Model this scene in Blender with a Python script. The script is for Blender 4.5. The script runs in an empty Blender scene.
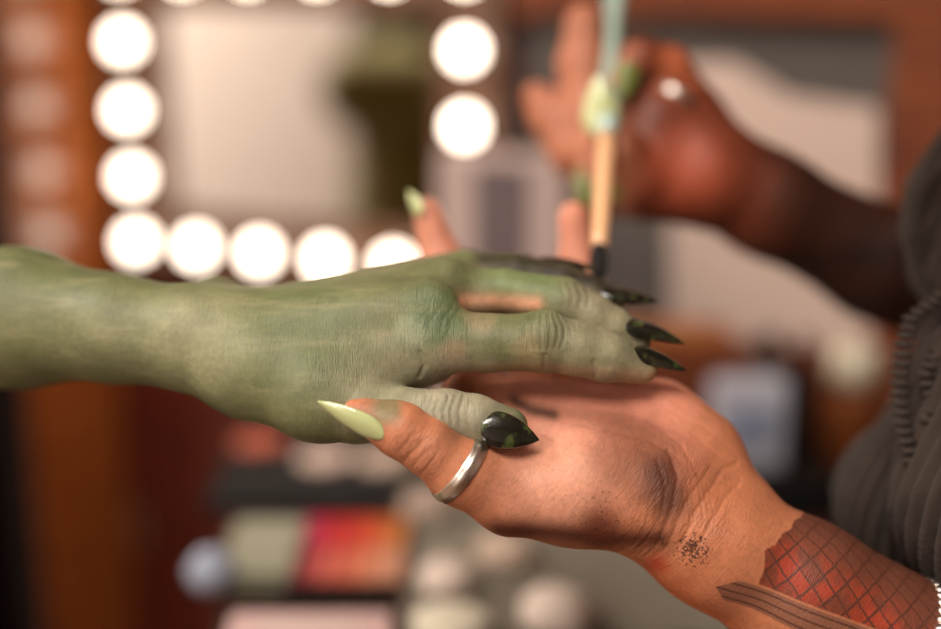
import bpy, bmesh, math, random
import numpy as np
from mathutils import Vector, Matrix
random.seed(4); rng = np.random.default_rng(7)
SC = bpy.context.scene; COL = SC.collection
PI = math.pi
F = 50/36*941; PITCH = math.radians(15); CAMZ = 1.15
cp, sp = math.cos(PITCH), math.sin(PITCH)
# ------------------------------------------------------------------ frames
def c2w(a):                       # metric camera-axis frame (right, up, forward) -> world
    a = np.asarray(a, float)
    return np.stack([a[..., 0], a[..., 2]*cp + a[..., 1]*sp, CAMZ - a[..., 2]*sp + a[..., 1]*cp], -1)
def d2w(a):
    a = np.asarray(a, float)
    return np.stack([a[..., 0], a[..., 2]*cp + a[..., 1]*sp, -a[..., 2]*sp + a[..., 1]*cp], -1)
D0 = .545
def cc(px, py, z=0):              # sight line + distance -> metric frame (z in mm behind the hands' plane)
    D = D0 + z/1000
    return np.array([(px-470.5)/F*D, (314.5-py)/F*D, D])
def rr(r, z=0): return r/F*(D0+z/1000)
def at(px, py, D): return Vector(c2w(np.array([(px-470.5)/F*D, (314.5-py)/F*D, D])))
def on_table(px, py, h=0.0):
    d = d2w(np.array([(px-470.5)/F, (314.5-py)/F, 1.0]))
    t = (TZ + h - CAMZ)/d[2]
    return Vector((d[0]*t, d[1]*t, TZ+h))
TZ = .75
# ------------------------------------------------------------------ materials
def lin(c):
    return tuple((v/255/12.92 if v/255 <= .04045 else ((v/255+.055)/1.055)**2.4) for v in c)
def L4(c): return (*lin(c), 1)
class NT:
    def __init__(s, m): s.t = m.node_tree; s.n = s.t.nodes; s.l = s.t.links
    def new(s, ty, **k):
        n = s.n.new(ty)
        for a, b in k.items(): setattr(n, a, b)
        return n
    def put(s, sock, v):
        if isinstance(v, bpy.types.NodeSocket): s.l.new(v, sock)
        elif v is not None: sock.default_value = v
    def math(s, op, a, b=None, c=None, clamp=False):
        n = s.new('ShaderNodeMath', operation=op, use_clamp=clamp)
        s.put(n.inputs[0], a); s.put(n.inputs[1], b)
        if c is not None: s.put(n.inputs[2], c)
        return n.outputs[0]
    def step(s, v, lo, hi):
        n = s.new('ShaderNodeMapRange', interpolation_type='SMOOTHSTEP')
        s.put(n.inputs[0], v); s.put(n.inputs[1], lo); s.put(n.inputs[2], hi); n.inputs[3].default_value = 0; n.inputs[4].default_value = 1
        return n.outputs[0]
    def mix(s, f, a, b, mode='MIX'):
        n = s.new('ShaderNodeMix', data_type='RGBA', blend_type=mode)
        s.put(n.inputs[0], f); s.put(n.inputs[6], a); s.put(n.inputs[7], b)
        return n.outputs[2]
    def noise(s, vec, scale, detail=3, rough=.5, dist=0):
        n = s.new('ShaderNodeTexNoise'); s.put(n.inputs['Vector'], vec)
        n.inputs['Scale'].default_value = scale; n.inputs['Detail'].default_value = detail
        n.inputs['Roughness'].default_value = rough; n.inputs['Distortion'].default_value = dist
        return n.outputs[0]
    def scale(s, vec, sc):
        n = s.new('ShaderNodeVectorMath', operation='MULTIPLY'); s.put(n.inputs[0], vec); n.inputs[1].default_value = sc
        return n.outputs[0]
    def attr(s, name, out): 
        n = s.new('ShaderNodeAttribute', attribute_name=name); return n.outputs[out]
    def bump(s, h, strength, dist, nrm=None):
        n = s.new('ShaderNodeBump'); s.put(n.inputs['Height'], h); s.put(n.inputs['Strength'], strength); n.inputs['Distance'].default_value = dist
        if nrm is not None: s.l.new(nrm, n.inputs['Normal'])
        return n.outputs[0]
def mat(name, col=(128,128,128), rough=.5, metal=0, emit=None, es=0, noise=0, nscale=20, coat=0, spec=None, bump=0, bscale=60, sheen=0):
    m = bpy.data.materials.new(name); m.use_nodes = True; T = NT(m); b = T.n['Principled BSDF']
    b.inputs['Base Color'].default_value = L4(col); b.inputs['Roughness'].default_value = rough; b.inputs['Metallic'].default_value = metal
    if coat: b.inputs['Coat Weight'].default_value = coat; b.inputs['Coat Roughness'].default_value = .1
    if spec is not None: b.inputs['Specular IOR Level'].default_value = spec
    if sheen: b.inputs['Sheen Weight'].default_value = sheen
    if emit: b.inputs['Emission Color'].default_value = (*emit, 1); b.inputs['Emission Strength'].default_value = es
    tc = T.new('ShaderNodeTexCoord').outputs['Object']
    if noise:
        f = T.noise(tc, nscale, 4)
        dark = tuple(v*(1-noise) for v in lin(col)); lite = tuple(min(1, v*(1+noise)) for v in lin(col))
        T.put(b.inputs['Base Color'], T.mix(f, (*dark, 1), (*lite, 1)))
    if bump: T.put(b.inputs['Normal'], T.bump(T.noise(tc, bscale, 4), bump, .002))
    return m
def wood(name, c1, c2, rough=.35, coat=0.0, sc=(2, 2, 14), coatrough=.15):
    m = bpy.data.materials.new(name); m.use_nodes = True; T = NT(m); b = T.n['Principled BSDF']
    tc = T.new('ShaderNodeTexCoord').outputs['Object']
    v = T.scale(tc, sc)
    f = T.noise(v, 3.0, 6, .6, 1.5); g = T.noise(v, 22, 4)
    f2 = T.math('ADD', T.math('MULTIPLY', f, .8), T.math('MULTIPLY', g, .2))
    T.put(b.inputs['Base Color'], T.mix(T.step(f2, .35, .65), L4(c1), L4(c2)))
    b.inputs['Roughness'].default_value = rough
    b.inputs['Coat Weight'].default_value = coat; b.inputs['Coat Roughness'].default_value = coatrough
    T.put(b.inputs['Normal'], T.bump(g, .15, .001))
    return m
# ------------------------------------------------------------------ object helpers
def tag(o, label=None, cat=None, group=None, kind=None):
    if label: o['label'] = label
    if cat: o['category'] = cat
    if group: o['group'] = group
    if kind: o['kind'] = kind
    return o
def thing(name, label, cat, loc=(0, 0, 0), rotz=0, group=None):
    o = bpy.data.objects.new(name, None); COL.objects.link(o); o.empty_display_size = .02
    o.location = loc; o.rotation_euler = (0, 0, rotz)
    return tag(o, label, cat, group)
def link(name, me, m, parent=None):
    o = bpy.data.objects.new(name, me); COL.objects.link(o)
    if m: me.materials.append(m)
    if parent: o.parent = parent
    return o
def obj(name, bm, m, parent=None, smooth=False):
    me = bpy.data.meshes.new(name); bm.normal_update(); bm.to_mesh(me); bm.free()
    if smooth:
        for p in me.polygons: p.use_smooth = True
    return link(name, me, m, parent)
def box(bm, x0, x1, y0, y1, z0, z1, bev=0):
    t = bmesh.new(); bmesh.ops.create_cube(t, size=1)
    for v in t.verts: v.co = Vector(((x0+x1)/2+v.co.x*(x1-x0), (y0+y1)/2+v.co.y*(y1-y0), (z0+z1)/2+v.co.z*(z1-z0)))
    if bev: bmesh.ops.bevel(t, geom=t.edges[:], offset=bev, segments=2, profile=.5, affect='EDGES')
    merge(bm, t); return bm
def merge(bm, t, M=None):
    if M is not None: bmesh.ops.transform(t, matrix=M, verts=t.verts)
    me = bpy.data.meshes.new('tmp'); t.to_mesh(me); t.free(); bm.from_mesh(me); bpy.data.meshes.remove(me)
def lathe(bm, prof, seg=28, M=None):
    t = bmesh.new(); rings = []
    for r, z in prof:
        rings.append([t.verts.new((max(r, 1e-5)*math.cos(2*PI*i/seg), max(r, 1e-5)*math.sin(2*PI*i/seg), z)) for i in range(seg)])
    for a, b in zip(rings, rings[1:]):
        for i in range(seg): t.faces.new((a[i], a[(i+1) % seg], b[(i+1) % seg], b[i]))
    t.faces.new(rings[0][::-1]); t.faces.new(rings[-1])
    merge(bm, t, M); return bm
def tube(bm, pts, rads, seg=12, closed=False):
    pts = [Vector(p) for p in pts]; n = len(pts)
    if not hasattr(rads, '__len__'): rads = [rads]*n
    t = bmesh.new(); rings = []; up = None
    for i, p in enumerate(pts):
        a = pts[i-1] if (i > 0 or closed) else p; b = pts[(i+1) % n] if (i < n-1 or closed) else p
        d = (b-a).normalized()
        if up is None: up = d.orthogonal().normalized()
        up = (up - d*up.dot(d)).normalized(); s = d.cross(up)
        rings.append([t.verts.new(p + (up*math.cos(2*PI*k/seg)+s*math.sin(2*PI*k/seg))*rads[i]) for k in range(seg)])
    pr = list(zip(rings, rings[1:])) + ([(rings[-1], rings[0])] if closed else [])
    for a, b in pr:
        for k in range(seg): t.faces.new((a[k], a[(k+1) % seg], b[(k+1) % seg], b[k]))
    if not closed: t.faces.new(rings[0][::-1]); t.faces.new(rings[-1])
    bmesh.ops.recalc_face_normals(t, faces=t.faces[:])
    merge(bm, t); return bm
def struct(name, bm, m): o = obj(name, bm, m); o['kind'] = 'structure'; return o
# ------------------------------------------------------------------ implicit surfaces
class Field:
    def __init__(s, xs, ys, zs):
        s.ax = [np.asarray(a, np.float32) for a in (xs, ys, zs)]
        s.f = np.full([len(a) for a in s.ax], .05, np.float32)
    def sub(s, lo, hi):
        sl = []; cs = []
        for a, l, h in zip(s.ax, lo, hi):
            i, j = np.searchsorted(a, [l, h]); sl.append(slice(max(i-1, 0), min(j+1, len(a)))); cs.append(a[sl[-1]])
        if any(len(c) == 0 for c in cs): return None, None
        return tuple(sl), np.meshgrid(*cs, indexing='ij', sparse=True)
    def dist(s, G, a, b, ra, rb, flat=None):
        d = b-a; n = None
        P = [G[i]-a[i] for i in range(3)]
        if flat is not None:
            n, k = flat; n = np.asarray(n, float); n = n/np.linalg.norm(n)
            q = (P[0]*n[0]+P[1]*n[1]+P[2]*n[2])*(k-1)
            P = [P[i]+q*n[i] for i in range(3)]
        L = float(d@d)
        if L < 1e-12: return np.sqrt(P[0]**2+P[1]**2+P[2]**2)-ra
        t = np.clip((P[0]*d[0]+P[1]*d[1]+P[2]*d[2])/L, 0, 1)
        return np.sqrt((P[0]-t*d[0])**2+(P[1]-t*d[1])**2+(P[2]-t*d[2])**2)-(ra+(rb-ra)*t)
    def add(s, a, b, ra, rb, k=.004, flat=None, cut=False):
        a = np.asarray(a, float); b = np.asarray(b, float); m = max(ra, rb)+k+.012
        lo = np.minimum(a, b)-m; hi = np.maximum(a, b)+m
        sl, G = s.sub(lo, hi)
        if sl is None: return
        d = s.dist(G, a, b, ra, rb, flat).astype(np.float32); f = s.f[sl]
        if cut:
            h = np.maximum(k-np.abs(f+d), 0)/k; s.f[sl] = np.maximum(f, -d)+h*h*k*.25
        else:
            h = np.maximum(k-np.abs(f-d), 0)/k; s.f[sl] = np.minimum(f, d)-h*h*k*.25
    def mesh(s):
        f = s.f; ins = f < 0; nx, ny, nz = f.shape
        c = ins[:-1, :-1, :-1].astype(np.uint8)
        cnt = np.zeros((nx-1, ny-1, nz-1), np.uint8)
        for i in (0, 1):
            for j in (0, 1):
                for k in (0, 1): cnt += ins[i:nx-1+i, j:ny-1+j, k:nz-1+k]
        act = np.argwhere((cnt > 0) & (cnt < 8)); idx = np.full(cnt.shape, -1, np.int64)
        idx[tuple(act.T)] = np.arange(len(act)); del cnt
        acc = np.zeros((len(act), 3)); num = np.zeros(len(act))
        cor = [(i, j, k) for i in (0, 1) for j in (0, 1) for k in (0, 1)]
        vals = {q: f[act[:, 0]+q[0], act[:, 1]+q[1], act[:, 2]+q[2]] for q in cor}
        pos = lambda q: np.stack([s.ax[m][act[:, m]+q[m]] for m in range(3)], 1)
        P = {q: pos(q) for q in cor}
        for a in cor:
            for m in range(3):
                if a[m]: continue
                b = tuple(1 if n == m else a[n] for n in range(3))
                va, vb = vals[a], vals[b]; x = (va < 0) != (vb < 0)
                t = np.where(x, va/np.where(x, va-vb, 1), 0)[:, None]
                acc += np.where(x[:, None], P[a]+(P[b]-P[a])*t, 0); num += x
        V = acc/num[:, None]
        Q = []
        for m in range(3):
            A = [slice(None)]*3; B = [slice(None)]*3; A[m] = slice(0, -1); B[m] = slice(1, None)
            o1, o2 = [n for n in range(3) if n != m]
            fa, fb = ins[tuple(A)], ins[tuple(B)]
            E = np.argwhere(fa != fb); E = E[(E[:, o1] > 0) & (E[:, o2] > 0) & (E[:, o1] < f.shape[o1]-1) & (E[:, o2] < f.shape[o2]-1)]
            sgn = fa[tuple(E.T)]
            def cell(d1, d2):
                q = E.copy(); q[:, o1] += d1; q[:, o2] += d2; return idx[tuple(q.T)]
            q = np.stack([cell(-1, -1), cell(0, -1), cell(0, 0), cell(-1, 0)], 1)
            fl = sgn if m != 1 else ~sgn
            q[~fl] = q[~fl][:, ::-1]; Q.append(q)
        Q = np.concatenate(Q)
        g = np.zeros_like(V)
        return V.astype(float), Q
def spacing(lo, hi, fine, step, coarse):
    """grid line positions: `step` inside the fine interval, growing to `coarse` outside"""
    a0, a1 = fine; mid = list(np.arange(max(a0, lo), min(a1, hi), step))
    x, s = mid[-1]+step, step; up = []
    while x < hi: up.append(x); s = min(s*1.15, coarse); x += s
    up.append(x)
    x, s = mid[0]-step, step; dn = []
    while x > lo: dn.append(x); s = min(s*1.15, coarse); x -= s
    dn.append(x)
    return np.array(dn[::-1]+mid+up)
def vnormals(V, Q):
    n = np.cross(V[Q[:, 2]]-V[Q[:, 0]], V[Q[:, 3]]-V[Q[:, 1]]); N = np.zeros_like(V)
    for i in range(4):
        for c in range(3): N[:, c] += np.bincount(Q[:, i], n[:, c], len(V))
    return N/np.maximum(np.linalg.norm(N, axis=1, keepdims=True), 1e-12)
def relax(V, Q, n=2, w=.5):
    for _ in range(n):
        S = np.zeros_like(V); C = np.zeros(len(V))
        for i in range(4):
            a, b = Q[:, i], Q[:, (i+1) % 4]
            for c in range(3): S[:, c] += np.bincount(a, V[b, c], len(V))+np.bincount(b, V[a, c], len(V))
            C += np.bincount(a, minlength=len(V))+np.bincount(b, minlength=len(V))
        V = V*(1-w)+w*S/np.maximum(C, 1)[:, None]
    return V
def np_mesh(name, V, Q, attrs=None, smooth=True):
    me = bpy.data.meshes.new(name)
    me.vertices.add(len(V)); me.vertices.foreach_set('co', V.astype(np.float32).ravel())
    me.loops.add(Q.size); me.loops.foreach_set('vertex_index', Q.ravel().astype(np.int32))
    me.polygons.add(len(Q)); me.polygons.foreach_set('loop_start', np.arange(0, Q.size, 4, dtype=np.int32))
    me.update(calc_edges=True)
    if smooth: me.polygons.foreach_set('use_smooth', np.ones(len(Q), bool))
    for k, a in (attrs or {}).items():
        if a.ndim == 1: t = me.attributes.new(k, 'FLOAT', 'POINT'); t.data.foreach_set('value', a.astype(np.float32))
        elif a.shape[1] == 4: t = me.attributes.new(k, 'FLOAT_COLOR', 'POINT'); t.data.foreach_set('color', a.astype(np.float32).ravel())
        else: t = me.attributes.new(k, 'FLOAT_VECTOR', 'POINT'); t.data.foreach_set('vector', a.astype(np.float32).ravel())
    me.validate(); return me
def orient(V, Q):                 # make faces point outward
    a = V[Q]; vol = np.einsum('ij,ij->i', a[:, 0], np.cross(a[:, 1], a[:, 2])).sum()+np.einsum('ij,ij->i', a[:, 0], np.cross(a[:, 2], a[:, 3])).sum()
    return Q if vol > 0 else Q[:, ::-1].copy()
def chain(Fd, pts, k=.002, flat=None):       # pts: (px,py,z,r)
    for p, q in zip(pts, pts[1:]):
        kk = k if len(q) < 5 else q[4]
        Fd.add(cc(*p[:3]), cc(*q[:3]), rr(p[3], p[2]), rr(q[3], q[2]), kk, flat)
def smooth(x, lo, hi):
    t = np.clip((x-lo)/(hi-lo), 0, 1); return t*t*(3-2*t)
def blob(V, px, py, z, rpx, soft=.6, sx=None):
    c = cc(px, py, z); d = np.hypot(V[:, 0]-c[0], V[:, 1]-c[1])/rr(rpx, z)
    d = d*(1+.12*np.sin(V[:, 0]*420+px)*np.sin(V[:, 1]*380+py))
    return (1-smooth(d, 1-soft, 1+soft*.5))*(1-smooth(np.abs(V[:, 2]-c[2]), .020, .034))
def stroke(V, pts, w):            # distance falloff to a polyline lying in front of the surface
    best = np.full(len(V), 1e9)
    for p, q in zip(pts, pts[1:]):
        a, b = cc(*p), cc(*q); d = b-a; L = d[:2]@d[:2]
        t = np.clip(((V[:, :2]-a[:2])@d[:2])/L, 0, 1)
        best = np.minimum(best, np.hypot(*(V[:, :2]-a[:2]-t[:, None]*d[:2]).T))
    return np.exp(-(best/rr(w))**2)
def paint(Cv, m, col, amt=1.0):
    m = (m*amt)[:, None]; Cv[:] = Cv*(1-m)+np.array(lin(col))*m
def wob(V, s, seed=0):            # cheap smooth pseudo noise in [-1,1]
    r = np.random.default_rng(seed); o = np.zeros(len(V))
    for i in range(6):
        d = r.normal(size=3)*s*(1+.5*i); o += np.sin(V@d+r.uniform(0, 6.28))/(1+.4*i)
    return o/3
FRONT = np.array([0, .25, -1.0])
# ------------------------------------------------------------------ skin material
def skin(name, rough=.42, wr_axis=(700, 90, 90), tattoo=False, greenish=False, dry=0):
    m = bpy.data.materials.new(name); m.use_nodes = True; T = NT(m); b = T.n['Principled BSDF']
    co = T.attr('Col', 'Color'); fc = T.attr('fc', 'Vector'); wr = T.attr('wr', 'Fac'); st = T.attr('stain', 'Fac')
    n1 = T.noise(fc, 60, 5, .6); n2 = T.noise(fc, 420, 3, .6)
    v = T.math('ADD', T.math('MULTIPLY', n1, .9 if greenish else .5), T.math('MULTIPLY', n2, .5))
    v = T.math('ADD', v, .30 if greenish else .5)
    col = T.mix(1.0, co, T.new('ShaderNodeCombineColor').outputs[0], 'MULTIPLY')
    cmb = T.n[-1] if False else [n for n in T.n if n.bl_idname == 'ShaderNodeCombineColor'][0]
    for i in range(3): T.put(cmb.inputs[i], v)
    if greenish:    # brushed streaks of paint of uneven thickness
        s = T.noise(T.scale(fc, (25, 160, 100)), 1.0, 4, .65)
        col = T.mix(T.math('MULTIPLY', T.step(s, .48, .75), .32), col, L4((158, 150, 116)))
        s2 = T.noise(T.scale(fc, (30, 70, 60)), 1.3, 3)
        col = T.mix(T.math('MULTIPLY', T.step(s2, .5, .78), .35), col, L4((86, 98, 62)))
    # grime: dark specks inside the stained areas
    sn = T.noise(fc, 800, 3, .6); sm = T.math('MULTIPLY', T.step(T.math('ADD', sn, T.math('MULTIPLY', st, .42)), .78, .92), T.step(st, .02, .3))
    col = T.mix(T.math('MULTIPLY', sm, .85), col, L4((40, 20, 13)))
    if tattoo:
        ts = T.attr('ts', 'Vector'); sx = T.new('ShaderNodeSeparateXYZ'); T.put(sx.inputs[0], ts); t, s = sx.outputs[0], sx.outputs[1]
        nz = T.math('MULTIPLY', T.math('SUBTRACT', T.noise(ts, .06, 3), .5), 14)
        # stripe band
        cen = T.math('SUBTRACT', 31.0, T.math('MULTIPLY', T.math('SUBTRACT', t, 36.0), .19))
        dd = T.math('ABSOLUTE', T.math('SUBTRACT', s, cen))
        half = T.math('MINIMUM', T.math('MULTIPLY', T.math('SUBTRACT', t, 30.0), .8), 13.0)
        band = T.math('SUBTRACT', 1.0, T.step(T.math('SUBTRACT', dd, half), -1.5, 1.0))
        ln = T.math('ABSOLUTE', T.math('SINE', T.math('MULTIPLY', T.math('SUBTRACT', s, cen), .37)))
        bandc = T.mix(T.step(ln, .15, .6), L4((70, 40, 32)), L4((122, 80, 62)))
        # scales
        top = T.math('SUBTRACT', cen, 14.0)
        reg = T.math('MULTIPLY', T.math('SUBTRACT', 1.0, T.step(T.math('SUBTRACT', s, top), -2.0, 1.0)), T.step(T.math('ADD', s, T.math('ADD', 125.0, nz)), -2.0, 3.0))
        edge = T.math('ADD', T.math('ADD', 54.0, nz), T.math('MULTIPLY', T.math('ABSOLUTE', T.math('ADD', s, 18.0)), .35))
        reg = T.math('MULTIPLY', reg, T.step(T.math('SUBTRACT', t, edge), -1.5, 1.5))
        w2 = T.math('MULTIPLY', nz, .25)
        p = T.math('ADD', T.math('ADD', T.math('MULTIPLY', t, .93), T.math('MULTIPLY', s, .37)), w2); q = T.math('SUBTRACT', T.math('ADD', T.math('MULTIPLY', s, .9), w2), T.math('MULTIPLY', t, .45))
        la = T.math('ABSOLUTE', T.math('SINE', T.math('MULTIPLY', p, PI/19))); lb = T.math('ABSOLUTE', T.math('SINE', T.math('MULTIPLY', q, PI/15)))
        line = T.step(T.math('MINIMUM', la, lb), .10, .30)
        red = T.mix(T.step(T.noise(ts, .035, 3), .38, .62), L4((100, 42, 28)), L4((150, 44, 24)))
        red = T.mix(T.math('SUBTRACT', 1.0, T.step(s, -62.0, -18.0)), red, L4((88, 48, 36)))
        sc = T.mix(line, L4((62, 26, 22)), red)
        rim = T.math('MULTIPLY', reg, .88)
        col = T.mix(rim, col, sc); col = T.mix(T.math('MULTIPLY', band, .88), col, bandc)
    T.put(b.inputs['Base Color'], col)
    b.inputs['Subsurface Weight'].default_value = .06 if greenish else .16
    b.inputs['Subsurface Radius'].default_value = (.9, .35, .2) if not greenish else (.5, .5, .3)
    b.inputs['Subsurface Scale'].default_value = .004; b.inputs['Specular IOR Level'].default_value = .36
    T.put(b.inputs['Roughness'], T.math('ADD', rough-.12, T.math('MULTIPLY', n2, .24)))
    # wrinkles across the limb + fine cellular skin texture
    w = T.noise(T.scale(fc, wr_axis), 1.0, 3, .55, .6)
    wv = T.math('MULTIPLY', T.math('ABSOLUTE', T.math('SUBTRACT', w, .5)), 2.0)
    vo = T.new('ShaderNodeTexVoronoi', feature='DISTANCE_TO_EDGE'); T.put(vo.inputs['Vector'], T.scale(fc, (1.5, .8, 1))); vo.inputs['Scale'].default_value = 640
    h = T.math('ADD', T.math('MULTIPLY', T.math('MULTIPLY', wv, wr), 1.0), T.math('MULTIPLY', T.math('MULTIPLY', vo.outputs[0], .45), T.math('ADD', .35, T.math('MULTIPLY', wr, .6))))
    h = T.math('ADD', h, T.math('MULTIPLY', n2, .10))
    T.put(b.inputs['Normal'], T.bump(h, .55, .0011))
    return m
# ------------------------------------------------------------------ nail
def nail(parent, base, tip, nrm, w, m, arch=.55, bend=.12, label=None, name='fingernail'):
    """base, tip: points (metric frame); nrm: which way the nail faces; w: half width in m"""
    base, tip, nrm = (np.asarray(v, float) for v in (base, tip, nrm)); ax = tip-base; Ln = np.linalg.norm(ax); ax /= Ln
    nrm = nrm-ax*(nrm@ax); nrm /= np.linalg.norm(nrm); sd = np.cross(ax, nrm)
    bm = bmesh.new(); R = []; N = 22; M = 15
    for i in range(N+1):
        t = (i/N)**1.3; ww = w*(max(.04, 1-((.3-t)/.3)**2*.97)**.5 if t < .3 else (1-((t-.3)/.7)**1.8)**.9) if t < 1 else w*.02
        row = []
        for j in range(M+1):
            a = (j/M-.5)*2*1.25; lat = ww*math.sin(a)/math.sin(1.25)
            hh = ww*arch*(math.cos(a)-math.cos(1.25))/(1-math.cos(1.25))-ww*arch+w*arch
            hh += Ln*bend*4*t*(1-t)*.5-Ln*bend*.4*t*t
            row.append(base+ax*(Ln*t)+sd*lat+nrm*(hh-w*arch))
        R.append(row)
    th = .0007
    top = [[bm.verts.new(c2w(p)) for p in r] for r in R]; bot = [[bm.verts.new(c2w(p-nrm*th*(.4+.6*(1-i/N)))) for p in r] for i, r in enumerate(R)]
    for i in range(N):
        for j in range(M):
            bm.faces.new((top[i][j], top[i+1][j], top[i+1][j+1], top[i][j+1])); bm.faces.new((bot[i][j], bot[i][j+1], bot[i+1][j+1], bot[i+1][j]))
        bm.faces.new((top[i][0], bot[i][0], bot[i+1][0], top[i+1][0])); bm.faces.new((top[i][M], top[i+1][M], bot[i+1][M], bot[i][M]))
    for j in range(M):
        bm.faces.new((top[0][j], top[0][j+1], bot[0][j+1], bot[0][j])); bm.faces.new((top[N][j], bot[N][j], bot[N][j+1], top[N][j+1]))
    bmesh.ops.recalc_face_normals(bm, faces=bm.faces[:])
    o = obj(name, bm, m, parent, True)
    if label: o['label'] = label
    return o
def glitter_nail():
    m = bpy.data.materials.new('black_green_glitter_polish'); m.use_nodes = True; T = NT(m); b = T.n['Principled BSDF']
    tc = T.new('ShaderNodeTexCoord').outputs['Object']
    a = T.noise(tc, 160, 3); s = T.noise(tc, 1800, 2)
    c = T.mix(T.step(a, .48, .66), L4((13, 15, 12)), L4((66, 78, 40)))
    c = T.mix(T.step(s, .64, .72), c, L4((150, 165, 80)))
    T.put(b.inputs['Base Color'], c); b.inputs['Roughness'].default_value = .18
    T.put(b.inputs['Metallic'], T.math('MULTIPLY', T.step(s, .6, .7), .8))
    b.inputs['Coat Weight'].default_value = .8; b.inputs['Coat Roughness'].default_value = .05
    T.put(b.inputs['Normal'], T.bump(s, .25, .0004)); return m

# ================================================================== CLIENT (green-painted arm)
X = lambda px, z=0: (px-470.5)/F*(D0+z/1000)
fx = spacing(X(-420, 90), .095, (X(205), X(668)), .00062, .004)
fy = spacing(-.062, .055, (X(314.5+0)*0+(314.5-452)/F*D0, (314.5-240)/F*D0), .00062, .004)
fz = spacing(D0-.055, D0+.16, (D0-.040, D0+.035), .00066, .0035)
Fd = Field(fx, fy, fz)
A = lambda p, q, k=.008, flat=None: Fd.add(cc(*p[:3]), cc(*q[:3]), rr(p[3], p[2]), rr(q[3], q[2]), k, flat)
# forearm, radius side nearer the lens
A((-420, 330, 85, 66), (-120, 318, 50, 73)); A((-120, 318, 50, 73), (20, 318, 32, 68)); A((20, 318, 32, 68), (115, 328, 16, 51)); A((115, 328, 16, 51), (205, 336, 4, 47))
A((120, 332, 10, 44), (210, 350, -2, 42)); A((212, 312, 20, 34), (216, 310, 20, 34), .005)      # ulna head
A((205, 338, 4, 47), (262, 350, 0, 55), .012)
# metacarpals
A((245, 362, -4, 46), (424, 338, -6, 32), .010); A((250, 345, 4, 46), (450, 296, 10, 30), .010)
A((245, 340, 12, 42), (462, 279, 26, 27), .010); A((245, 340, 18, 40), (466, 271, 42, 22), .010)
# thenar / first web
A((255, 372, -6, 46), (320, 396, -12, 44), .010); A((320, 396, -12, 44), (360, 410, -18, 32), .008); A((320, 370, -6, 40), (395, 362, -6, 30), .012); A((390, 366, -2, 22), (436, 366, 2, 17), .008)
A((425, 336, -7, 35), (432, 336, -7, 34), .004)
# index
chain(Fd, [(430, 340, -7, 33), (490, 343, -9, 28.5), (543, 342, -10, 29.5), (575, 348, -9, 27), (606, 356, -7, 26), (640, 365, -3, 19)], .0022)
A((385, 352, -4, 32), (428, 348, -6, 32), .006)
Fd.add(cc(543, 333, -13), cc(545, 333, -13), rr(20), rr(20), .004)
# middle
chain(Fd, [(452, 296, 10, 29), (505, 291, 9, 22), (562, 303, 7, 26), (590, 316, 7, 23.5), (612, 328, 8, 21.5), (635, 341, 9, 15.5)], .0016)
# ring
chain(Fd, [(464, 275, 26, 24), (515, 274, 27, 20), (560, 283, 27, 20.5), (588, 293, 26, 17.5), (612, 301, 27, 13)], .0016)
# little
chain(Fd, [(466, 271, 42, 20), (500, 270, 43, 17.5), (528, 272, 44, 16.5), (556, 276, 44, 12.5)], .0016)
# thumb
chain(Fd, [(357, 412, -17, 32), (400, 413, -21, 25.5), (446, 416, -23, 26.5), (475, 420, -23, 25), (508, 427, -22, 20)], .0025)
# extensor tendons
A((300, 326, -4, 34), (430, 304, -8, 26), .008); A((310, 326, 10, 28), (445, 280, 6, 22), .008)
V, Q = Fd.mesh(); Q = orient(c2w(V), Q); V = relax(V, Q, 1)
N = vnormals(V, Q)
if (N*(V-V.mean(0))).sum() < 0: N = -N
front = smooth(-N[:, 2], -.1, .4)
def groove(pts, w, dep, Vv, Nn, fr): return Vv-Nn*(stroke(Vv, pts, w)*fr*dep/1000)[:, None]
# creases: index PIP, thumb IP, knuckle folds
for x in (528, 534, 541, 549, 556, 562):
    bow = (x-545)*.35
    V = groove([(x-bow*.5, 315, -20), (x+bow*.4, 326, -20), (x+bow*.5, 336, -20), (x-bow*.3, 348, -20)], 1.6, .42, V, N, front)
for x, d in ((424, .3), (430, .35), (437, .5), (446, .55), (453, .4), (461, .4), (469, .25)):
    V = groove([(x+3, 396, -30), (x-2, 410, -30), (x-1, 424, -30), (x+4, 440, -30)], 1.8, d, V, N, front)
for x, d in ((418, .3), (428, .4), (440, .45), (449, .35)):
    V = groove([(x+12, 308, -20), (x+2, 320, -20), (x, 332, -20)], 2.0, d*.45, V, N, front)
for x in (560, 568, 577, 585): V = groove([(x, 284, 0), (x+4, 296, 0), (x+2, 306, 0)], 2.0, .3, V, N, front)
V = groove([(420, 352, -15), (425, 365, -15), (420, 376, -15)], 2.2, 1.0, V, N, front)
V = groove([(544, 356, -20), (545, 370, -20)], 2.2, .7, V, N, front)
V = groove([(594, 362, -20), (597, 376, -20)], 2.5, .6, V, N, front)
V = groove([(232, 330, -20), (262, 325, -20), (300, 318, -20)], 4, .25, V, N, front)
G1, G2, G3, GD = (118, 126, 88), (96, 112, 72), (152, 150, 118), (28, 25, 20)
Cv = np.tile(np.array(lin((102, 104, 70))), (len(V), 1))
paint(Cv, smooth(wob(V, 22, 1), 0, 1), (122, 120, 90), .5); paint(Cv, smooth(wob(V, 30, 2), 0, 1), (96, 106, 68), .5)
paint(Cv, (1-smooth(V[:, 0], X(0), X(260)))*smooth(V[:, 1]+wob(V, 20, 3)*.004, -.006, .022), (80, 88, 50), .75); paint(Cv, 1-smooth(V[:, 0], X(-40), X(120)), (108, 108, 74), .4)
paint(Cv, blob(V, 205, 340, -15, 60), (146, 144, 110), .45); paint(Cv, blob(V, 300, 330, -15, 70), (104, 118, 78), .35)
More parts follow.
